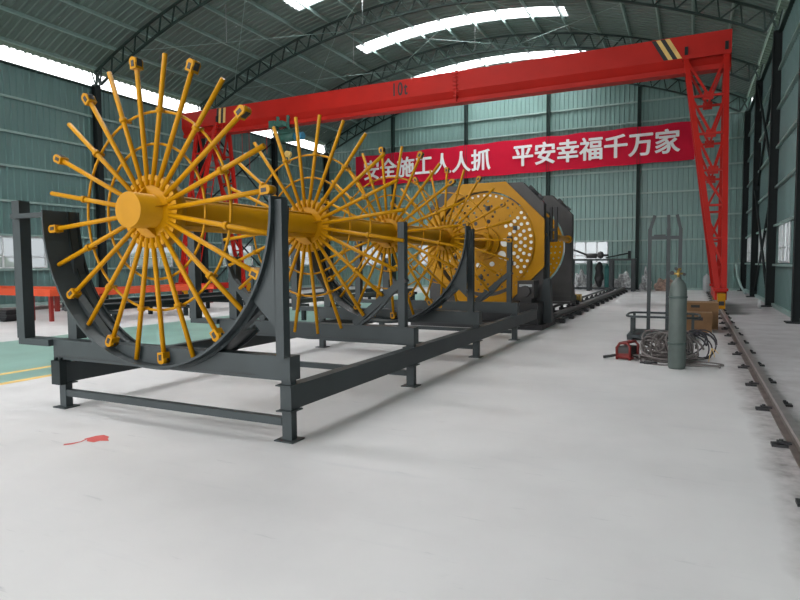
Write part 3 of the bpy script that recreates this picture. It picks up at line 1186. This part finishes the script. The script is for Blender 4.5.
H2 = 17.9
hd2 = thing('moving_carriage_head', 'dark grey octagonal machine head on the track behind the yellow one', 'machine head', (AX, H2, 0))
b = MB()
plate_with_hole(b, AX, OZ, H2, H2 + 0.30, 1.5, 0.92, 1.31)
for sx in (1, -1):
    b.prism([(AX + sx * 0.90, 0.52), (AX + sx * 1.50, 0.52), (AX + sx * 1.50, 1.12)], lambda a, z, t: (a, t, z), H2 + 0.005, H2 + 0.295)
b.build('face_plate', 'greyplate', hd2)
b = MB()
plate_with_hole(b, AX, OZ, H2 + 0.02, H2 + 0.04, 1.40, 1.0, 1.27)
holes2 = []
for r, n, hr in ((1.16, 44, 0.022), (1.02, 36, 0.026), (0.90, 30, 0.026), (0.76, 24, 0.026)):
    for k in range(n):
        a = 2 * PI * k / n
        holes2.append((r * math.cos(a), r * math.sin(a), hr))
d2 = perforated_disc('perforated_disc', hd2, AX, H2 + 0.10, OZ, 1.245, holes2, 0.03, 'yellow')
MB().tube((AX, H2 - 0.15, OZ), (AX, H2 + 0.085, OZ), 0.3, 28).build('centre_flange', 'yellow', d2)
b = MB()
b.box(AX - 1.50, AX + 1.50, H2 - 0.05, H2 + 0.9, 0.36, 0.55)
b.box(AX - 1.50, AX + 1.52, H2 - 0.35, H2 + 0.9, 0.34, 0.40)
b.prism([(H2 + 0.3, 0.55), (H2 + 0.9, 0.55), (H2 + 0.32, 1.25)], lambda a, z, t: (t, a, z), AX + 1.40, AX + 1.46)
b.build('carriage', 'greyplate', hd2)
b = MB()
for yy in (H2 + 0.0, H2 + 0.75):
    for xx in (PR + 0.08, PL - 0.08):
        b.tube((xx - 0.05, yy, 0.325), (xx + 0.05, yy, 0.325), 0.065, 14)
b.build('carriage_wheel', 'black', hd2)
b = MB()
for sx in (1, -1):
    b.tube((AX + sx * 1.42, HY + 0.345, 2.20), (AX + sx * 1.42, H2, 2.20), 0.075, 14)
    b.tube((AX + sx * 1.42, H2 - 0.25, 2.20), (AX + sx * 1.42, H2, 2.20), 0.11, 14)
b.build('tie_tube', 'yellow', hd2)
b = MB()
for t in (0.3, 0.7):
    p = Vector((AX + 0.92 + 0.58 * t, H2 + 0.2, OZ + 1.48 - 0.58 * t))
    b.bar(p - Vector((0.02, 0, 0.02)), p + Vector((0.06, 0, 0.06)), 0.13, 0.12, (0, 1, 0))
b.tube((AX + 1.06, H2 + 0.2, OZ + 1.39), (AX + 1.36, H2 + 0.2, OZ + 1.09), 0.035, 8)
b.build('lifting_bracket', 'black', hd2)

# track the carriage runs on
trk = thing('carriage_track', 'dark steel track on the floor running from the machine to the back wall', 'track', (AX, 14.0, 0))
for x in (PR + 0.08, PR - 0.52, PL - 0.08, PL + 0.52):
    outer = x in (PR + 0.08, PL - 0.08)
    b = MB()
    if outer:
        b.ibeam((x, 15.2, 0.19), (x, 32.6, 0.19), 0.12, 0.14, 0.03)
    else:
        b.tube((x, 15.2, 0.22), (x, 32.6, 0.22), 0.04, 10)
    b.build('rail', 'trackgrey', trk)
for k in range(14):
    y = 15.45 + k * 1.28
    b = MB()
    b.box(PR - 0.60, PR + 0.28, y - 0.06, y + 0.06, 0.03, 0.12)
    b.box(PR + 0.17, PR + 0.29, y - 0.08, y + 0.08, 0.0, 0.07)
    b.box(PR - 0.56, PR - 0.48, y - 0.05, y + 0.05, 0.12, 0.18)
    b.build('sleeper', 'black', trk)
    b = MB()
    b.box(PL - 0.28, PL + 0.60, y - 0.06, y + 0.06, 0.03, 0.12)
    b.box(PL + 0.48, PL + 0.56, y - 0.05, y + 0.05, 0.12, 0.18)
    b.build('sleeper', 'black', trk)
b = MB()
b.box(PR + 0.10, PR + 0.16, 15.2, 32.6, 0.035, 0.08)
b.build('edge_strip', 'trackgrey', trk)
b = MB()
b.box(PR - 0.3, PR - 0.05, 19.9, 20.2, 0.27, 0.50)
b.tube((PR - 0.18, 19.9, 0.38), (PR - 0.18, 19.7, 0.38), 0.1, 12)
o = b.build('limit_stop', 'brass', trk)
tag(o, 'small yellow stop bracket')

# ------------------------------------------------------------------ right hand group: gas bottle, cables, welder, stand, boxes
gx, gy = -0.17, 9.50
gas = thing('gas_cylinder', 'grey green gas cylinder standing upright before the heap of cables', 'gas cylinder', (gx, gy, 0))
rc = 0.118
b = MB()
b.lathe([(rc * 0.9, 0.0), (rc, 0.03), (rc, 1.08), (rc * 0.97, 1.15), (rc * 0.82, 1.225), (rc * 0.55, 1.275), (rc * 0.32, 1.295), (rc * 0.30, 1.32)], (gx, gy, 0), 28)
b.build('body', 'cylinder', gas)
for z in (0.35, 1.02):
    MB().lathe([(rc, z), (rc + 0.009, z + 0.004), (rc + 0.009, z + 0.024), (rc, z + 0.028)], (gx, gy, 0), 28).build('rubber_ring', 'cylinder_ring', gas)
b = MB()
b.tube((gx, gy, 1.32), (gx, gy, 1.42), 0.02, 10)
b.tube((gx - 0.08, gy, 1.37), (gx + 0.07, gy, 1.37), 0.014, 8)
b.tube((gx, gy, 1.42), (gx, gy, 1.45), 0.034, 10)
va = b.build('valve', 'brass', gas)
b = MB()
b.tube((gx - 0.085, gy - 0.03, 1.38), (gx - 0.085, gy + 0.02, 1.38), 0.03, 14)
b.tube((gx - 0.03, gy - 0.05, 1.44), (gx - 0.03, gy - 0.02, 1.44), 0.024, 14)
b.tube((gx + 0.075, gy - 0.02, 1.36), (gx + 0.075, gy + 0.04, 1.36), 0.022, 12)
b.build('pressure_gauge', 'black', va)

# steel stand with three posts
sx0, sx1, sy0, sy1 = -1.13, 0.08, 12.55, 13.75
st = thing('steel_post_stand', 'dark steel platform with three tall bent posts behind the gas cylinder', 'stand', ((sx0 + sx1) / 2, 13.2, 0))
b = MB()
b.box(sx0, sx1, sy0, sy1, 0.05, 0.11)
b.box(sx0, sx0 + 0.10, sy0 + 0.05, sy1, 0, 0.05)
b.box(sx1 - 0.10, sx1, sy0 + 0.05, sy1, 0, 0.05)
b.build('platform', 'greysteel', st)
tops = [(-0.80, 0.09), (-0.44, -0.01), (-0.22, -0.07)]
for x, dx in tops:
    b = MB()
    b.bar((x, 13.6, 0.11), (x, 13.6, 2.22), 0.07, 0.07, (0, 1, 0))
    b.bar((x, 13.6, 2.20), (x + dx, 13.6, 2.50), 0.06, 0.06, (0, 1, 0))
    b.build('post', 'greysteel', st)
b = MB()
b.box(-0.80, -0.22, 13.57, 13.63, 2.0, 2.07)
b.box(-0.72, -0.5, 13.55, 13.65, 2.0, 2.1)
b.build('cross_tie', 'greysteel', st)
b = MB()
loop = []
for i in range(40):
    a = 2 * PI * i / 40
    c, s = math.cos(a), math.sin(a)
    k = (abs(c) ** 6 + abs(s) ** 6) ** (-1 / 6)
    loop.append((-0.50 + 0.66 * c * k, 13.1 + 0.55 * s * k, 0.47))
b.path(loop, 0.022, 8, closed=True)
for x, y in ((-1.06, 12.8), (-1.06, 13.4), (0.04, 12.8), (0.04, 13.4)):
    b.bar((x, y, 0.11), (x, y, 0.47), 0.05, 0.05, (0, 1, 0))
b.build('guard_rail', 'greysteel', st)

# cardboard boxes
b = MB().box(-0.1, 0.42, 14.5, 15.1, 0, 0.42)
o = b.build('cardboard_box', 'cardboard')
tag(o, 'brown cardboard carton on the floor nearer the steel post stand', 'box', 'cardboard cartons by the crane rail')
MB().box(-0.101, 0.421, 14.77, 14.83, 0.15, 0.4205).build('packing_tape', 'tape', o)
MB().box(0.06, 0.24, 14.495, 14.5, 0.26, 0.33).build('printed_label', 'black', o)
o = MB().box(-0.1, 0.56, 15.2, 15.95, 0, 0.60).build('cardboard_box', 'cardboard')
tag(o, 'taller brown cardboard carton behind the low carton by the rail', 'box', 'cardboard cartons by the crane rail')
MB().box(-0.101, 0.561, 15.55, 15.61, 0.3, 0.6005).build('packing_tape', 'tape', o)
MB().box(0.0, 0.18, 15.195, 15.2, 0.49, 0.55).build('printed_label', 'black', o)

# welding machine
wx, wy = -0.90, 10.15
we = thing('welding_machine', 'red portable welding machine lying beside the cable heap', 'welder', (wx, wy, 0))
b = MB()
cr2, sr2 = math.cos(R(-20)), math.sin(R(-20))
T = lambda x, y, z: (wx + 0.72 * (x * cr2 - y * sr2), wy + 0.72 * (x * sr2 + y * cr2), 0.82 * z)
b.add([T(x, y, z) for x in (-0.12, 0.12) for y in (-0.2, 0.2) for z in (0.05, 0.25)], [(0, 1, 3, 2), (4, 6, 7, 5), (0, 4, 5, 1), (2, 3, 7, 6), (0, 2, 6, 4), (1, 5, 7, 3)])
b.build('case', 'greyplate', we)
b = MB()
for y in (-0.2, 0.2):
    b.path([T(-0.14, y, 0.0), T(-0.15, y, 0.22), T(-0.08, y, 0.31), T(0.08, y, 0.33), T(0.15, y, 0.27), T(0.15, y, 0.0)], 0.022, 8)
    b.path([T(-0.14, y, 0.05), T(0.15, y, 0.05)], 0.022, 8)
for x, z in ((-0.08, 0.31), (0.08, 0.33), (-0.14, 0.03), (0.15, 0.03)):
    b.path([T(x, -0.2, z), T(x, 0.2, z)], 0.022, 8)
b.add([T(x, -0.215, z) for x, z in ((-0.12, 0.02), (0.13, 0.02), (0.13, 0.13), (-0.12, 0.11))], [(0, 1, 2, 3)])
b.add([T(x, 0.215, z) for x, z in ((-0.12, 0.02), (0.13, 0.02), (0.13, 0.2), (-0.12, 0.2))], [(0, 1, 2, 3)])
b.build('roll_cage', 'welder_red', we)
b = MB()
b.path([T(-0.13, -0.18, 0.08), T(-0.28, -0.24, 0.05), T(-0.42, -0.28, 0.025)], 0.022, 8)
b.build('tow_handle', 'black', we)


def coil(b, cx, cy, cz, r, turns, rr, tilt, az, n=22, jit=0.25):
    pts = []
    ph = random.random() * 6
    for i in range(int(turns * n) + 1):
        a = 2 * PI * i / n
        q = r * (1 + jit * 0.5 * math.sin(a * 1.37 + ph) + jit * 0.3 * math.sin(a * 0.31 + ph))
        p = Vector((q * math.cos(a), q * math.sin(a), 0.03 * math.sin(a * 0.77 + ph)))
        p.rotate(Matrix.Rotation(tilt, 3, 'X'))
        p.rotate(Matrix.Rotation(az, 3, 'Z'))
        p += Vector((cx, cy, cz))
        p.z = max(rr, p.z)
        pts.append(p)
    b.path(pts, rr, 6)


b = MB()
for k in range(26):
    q = k / 30
    coil(b, -0.30 + random.uniform(-0.26, 0.22), 10.2 + random.uniform(-0.16, 0.25), random.uniform(0.08, 0.27), random.uniform(0.12, 0.24), random.uniform(0.8, 1.7), random.choice([0.011, 0.014, 0.017]), R(random.uniform(15, 88)), R(random.uniform(-80, 80)), jit=0.55)
for k in range(6):
    coil(b, -0.28 + random.uniform(-0.28, 0.25), 10.05 + random.uniform(-0.15, 0.2), 0.02 + 0.02 * k, random.uniform(0.2, 0.34), 1.6, 0.011, R(random.uniform(-6, 6)), 0, jit=0.5)
o = b.build('cable_heap', 'cable')
tag(o, 'heap of tangled grey brown welding cables behind the gas cylinder', 'cables', kind='stuff')
b = MB()
for k in range(4):
    coil(b, 0.06 + 0.03 * k, 10.55, 0.22, 0.20, 1.5, 0.012, R(75), R(20 * k - 20), jit=0.5)
tag(b.build('cable_coil', 'cable_dark'), 'dark purple cable coil propped up right of the gas cylinder', 'cable')
b = MB()
pts = []
for i in range(120):
    t = i / 119
    u_ = abs(((t * 5) % 2) - 1)
    pts.append((-0.08 + (0.46 + 0.06 * math.sin(t * 9)) * (0.5 - 0.5 * math.cos(PI * u_)) + 0.02 * math.sin(t * 41), 9.66 + 0.34 * t + 0.06 * math.sin(t * 15.7), 0.012 + 0.010 * (1 + math.sin(t * 23))))
b.path(pts, 0.012, 6)
tag(b.build('loose_cable', 'cable'), 'loose grey cable snaking on the floor right of the gas cylinder', 'cable')
b = MB()
b.path([(-0.62, 9.72, 0.022), (-0.56, 9.70, 0.022), (-0.50, 9.70, 0.022), (-0.44, 9.72, 0.022)], 0.022, 8)
b.tube((-0.62, 9.72, 0.02), (-0.68, 9.74, 0.016), 0.014, 8)
tag(b.build('electrode_holder', 'black'), 'black electrode holder on the floor before the cable heap', 'tool')
b = MB()
b.path([(0.26, 10.25, 0.0), (0.28, 10.25, 0.14), (0.30, 10.24, 0.22), (0.34, 10.22, 0.20), (0.39, 10.2, 0.15)], 0.005, 6)
b.path([(0.30, 10.24, 0.22), (0.33, 10.22, 0.14), (0.34, 10.2, 0.09)], 0.005, 6)
tag(b.build('earth_wire', 'line_yellow'), 'thin yellow green wire sticking out of the dark coil', 'wire')


# ------------------------------------------------------------------ far end: bench, scrap, bottles
fb = thing('steel_bench', 'grey steel frame bench standing against the back wall by the window', 'bench', (-4.3, 33.3, 0))
for x in (-5.85, -4.92, -3.80, -2.72):
    for y in (33.0, 33.7):
        MB().box(x - 0.09, x + 0.09, y - 0.06, y + 0.06, 0, 1.60).build('leg', 'greysteel', fb)
MB().box(-6.0, -2.6, 32.92, 33.78, 1.60, 1.70).build('bench_top', 'greysteel', fb)
MB().box(-6.0, -2.6, 32.97, 33.03, 0.10, 0.20).build('lower_bar', 'greysteel', fb)
b = MB()
b.path([(-5.9, 33.2, 2.25), (-5.5, 33.2, 2.1), (-4.95, 33.2, 1.86)], 0.05, 8)
b.tube((-5.05, 33.2, 1.86), (-4.55, 33.2, 1.86), 0.13, 12)
b.tube((-4.55, 33.2, 1.88), (-3.95, 33.2, 1.88), 0.06, 10)
b.lathe([(0.02, -0.19), (0.12, -0.15), (0.19, 0), (0.12, 0.15), (0.02, 0.19)], (-4.35, 33.2, 1.90), 14)
tag(b.build('bar_straightener', 'greyplate'), 'dark jointed arm with round knob lying on the back bench', 'tool')
b = MB()
b.tube((-4.1, 33.35, 1.75), (-2.95, 33.35, 1.98), 0.035, 8)
b.box(-3.0, -2.86, 33.28, 33.42, 1.70, 2.1)
tag(b.build('long_wrench', 'darksteel'), 'thin dark rod ending in a block on the right of the bench', 'tool')


def heap(name, label, cat, x, y, w, h, m, kind=None, seed=0):
    rnd = random.Random(seed)
    bm = bmesh.new()
    bmesh.ops.create_icosphere(bm, subdivisions=4, radius=1)
    ph = [rnd.uniform(0, 6) for _ in range(9)]
    for v in bm.verts:
        c = v.co
        q = 1 + 0.16 * math.sin(c.x * 5 + ph[0]) * math.sin(c.y * 4 + ph[1]) + 0.12 * math.sin(c.x * 9 + ph[2] + c.z * 6) + 0.07 * math.sin(c.y * 15 + c.z * 13 + ph[3]) + 0.05 * rnd.uniform(-1, 1)
        v.co = Vector((x + c.x * w / 2 * q, y + c.y * w / 2.6 * q, max(0.0, c.z * q * h)))
    bm.normal_update()
    me = bpy.data.meshes.new(name)
    bm.to_mesh(me)
    bm.free()
    me.materials.append(M[m])
    o = bpy.data.objects.new(name, me)
    COL.objects.link(o)
    tag(o, label, cat, 'wrapped bundles along the back wall', kind)


heap('plastic_bundle', 'white plastic wrapped bundle right behind the dark carriage head', 'bundle', -5.5, 34.5, 0.95, 0.95, 'plastic', None, 3)
heap('plastic_bundle', 'low white plastic bundle under the middle of the back bench', 'bundle', -4.45, 34.5, 0.9, 0.70, 'plastic', None, 4)
heap('plastic_bundle', 'rounded white plastic bundle under the right end of the bench', 'bundle', -3.35, 34.5, 1.0, 0.85, 'plastic', None, 5)
heap('plastic_bundle', 'tall grey plastic bundle beside the back wall column', 'bundle', -2.2, 34.6, 0.55, 1.0, 'plastic', None, 6)
heap('scrap_heap', 'brown heap of scrap packing between bundle and gas cylinder', 'heap', -1.2, 34.5, 1.15, 0.62, 'brown_heap', None, 8)

b = MB()
b.lathe([(0.11, 0), (0.13, 0.03), (0.13, 1.15), (0.10, 1.28), (0.04, 1.34), (0.04, 1.42)], (-4.05, 33.5, 0.0), 18)
o = b.build('gas_cylinder', 'teal')
tag(o, 'teal gas cylinder standing under the back bench', 'gas cylinder')
bm = bmesh.new()
bmesh.ops.create_icosphere(bm, subdivisions=3, radius=1)
for v in bm.verts:
    c = v.co
    q = 1 + 0.18 * math.sin(c.z * 7 + c.x * 3)
    v.co = Vector((-4.42 + c.x * 0.22 * q, 33.3 + c.y * 0.18 * q, 0.85 + c.z * 0.70))
me = bpy.data.meshes.new('work_coat')
bm.to_mesh(me)
bm.free()
for p in me.polygons:
    p.use_smooth = True
me.materials.append(M['black'])
o = bpy.data.objects.new('hanging_cloth', me)
COL.objects.link(o)
tag(o, 'dark cloth hanging below the back bench beside the teal cylinder', 'cloth')
b = MB()
b.lathe([(0.16, 0), (0.18, 0.04), (0.18, 0.66), (0.14, 0.78), (0.05, 0.84), (0.05, 0.9)], (0.70, 34.4, 0), 18)
tag(b.build('gas_cylinder', 'palegrey'), 'pale grey gas cylinder by the back wall near the crane leg', 'gas cylinder')
b = MB()
b.path([(1.95, 33.6, 1.35), (2.0, 33.3, 0.8), (2.1, 32.6, 0.35), (2.25, 31.8, 0.02)], 0.06, 6)
tag(b.build('leaning_pipe', 'girt'), 'bent pale green strip leaning in the back right corner', 'metal strip')
b = MB()
b.tube((1.98, 22.4, 0), (1.98, 22.4, 0.28), 0.05, 14)
tag(b.build('pipe_stub', 'white_frame'), 'short white pipe stub standing on the floor by the column', 'pipe')

# ------------------------------------------------------------------ left side: red work table, steel stock
rt_ = thing('work_table', 'long orange red steel work table by the left wall behind the rack', 'table', (-19, 11, 0))
b = MB()
b.box(-23 + 0.6, -15.85, 10.6, 10.75, 0.70, 0.88)
b.box(-22.4, -15.85, 12.2, 12.35, 0.70, 0.88)
b.box(-16.0, -15.85, 10.75, 12.2, 0.70, 0.88)
b.box(-22.4, -22.25, 10.75, 12.2, 0.70, 0.88)
b.build('frame', 'orange_red', rt_)
for x, y in ((-16.75, 10.68), (-15.93, 10.68), (-19.4, 10.68), (-22.3, 10.68), (-15.93, 12.27), (-19.4, 12.27), (-22.3, 12.27)):
    MB().box(x - 0.045, x + 0.045, y - 0.045, y + 0.045, 0, 0.70).build('leg', 'dark_red', rt_)
t2 = thing('work_table', 'second orange red steel table farther along the left wall', 'table', (-18.2, 15, 0))
b = MB()
b.box(-19.3, -19.15, 13.0, 18.6, 0.56, 0.74)
b.box(-17.6, -17.45, 13.0, 18.6, 0.56, 0.74)
b.box(-19.15, -17.6, 13.0, 13.15, 0.56, 0.74)
b.box(-19.15, -17.6, 18.45, 18.6, 0.56, 0.74)
b.build('frame', 'orange_red', t2)
for x in (-19.22, -17.52):
    for y in (13.1, 15.8, 18.5):
        MB().box(x - 0.06, x + 0.06, y - 0.06, y + 0.06, 0, 0.56).build('leg', 'dark_red', t2)
b = MB()
for k in range(4):
    b.box(-18.6, -16.95 + 0.05 * (k % 2), 10.05, 10.5, 0.06 + k * 0.07, 0.125 + k * 0.07)
b.box(-18.4, -18.2, 10.1, 10.45, 0, 0.06)
b.box(-17.3, -17.1, 10.1, 10.45, 0, 0.06)
tag(b.build('steel_plate_stack', 'black'), 'dark stack of steel plates on the floor by the red table', 'steel stock')


def long_steel(name, label, x, y0, y1, z, r, m, square=False):
    b = MB()
    if square:
        b.ibeam((x, y0, z), (x, y1, z), r * 1.6, r * 2, 0.02)
    else:
        b.tube((x, y0, z), (x, y1, z), r, 12)
    tag(b.build(name, m), label, 'steel stock', 'long steel stock left of the rack')


sk = thing('stock_trestle', 'low dark trestles carrying long steel bars left of the rack', 'trestle', (-14.6, 13, 0))
for y in (11.0, 13.5, 16.0):
    b = MB()
    b.box(-15.5, -13.6, y - 0.06, y + 0.06, 0.24, 0.34)
    for x in (-15.3, -13.8):
        b.box(x - 0.05, x + 0.05, y - 0.05, y + 0.05, 0, 0.24)
    b.build('trestle_frame', 'darksteel', sk)
long_steel('steel_beam', 'thick dark steel beam on the trestles, nearest the table', -15.2, 10.5, 16.6, 0.45, 0.11, 'greysteel', True)
long_steel('steel_pipe', 'middle one of the round dark pipes on the trestles', -14.8, 10.3, 16.8, 0.41, 0.07, 'greyplate')
long_steel('steel_pipe', 'round grey pipe on the trestles beside the thick beam', -14.45, 10.6, 16.4, 0.41, 0.07, 'greysteel')
long_steel('steel_beam', 'thin dark steel beam on the trestles, nearest the machine', -14.05, 10.4, 16.8, 0.42, 0.08, 'darksteel', True)

# second rack of bars far behind the spoked wheels
tr2 = thing('bar_feed_rack', 'low dark steel frame on the green floor behind the spoked wheels', 'rack', (-10.5, 15, 0))
for y in (13.6, 16.0, 18.4, 20.8):
    b = MB()
    b.box(-11.6, -9.4, y - 0.05, y + 0.05, 0.36, 0.46)
    b.box(-11.5, -11.4, y - 0.05, y + 0.05, 0, 0.36)
    b.box(-9.6, -9.5, y - 0.05, y + 0.05, 0, 0.36)
    b.build('trestle_frame', 'darksteel', tr2)
b = MB()
for x in (-11.3, -9.7):
    b.box(x - 0.06, x + 0.06, 13.4, 21.0, 0.46, 0.58)
b.build('side_beam', 'greysteel', tr2)
b = MB()
b.tube((-11.3, 13.6, 0.58), (-11.3, 13.6, 1.5), 0.05, 8)
b.bar((-11.3, 13.6, 1.5), (-9.8, 13.6, 0.58), 0.07, 0.07, (0, 1, 0))
b.build('stay', 'greysteel', tr2)

bpy.context.view_layer.update()
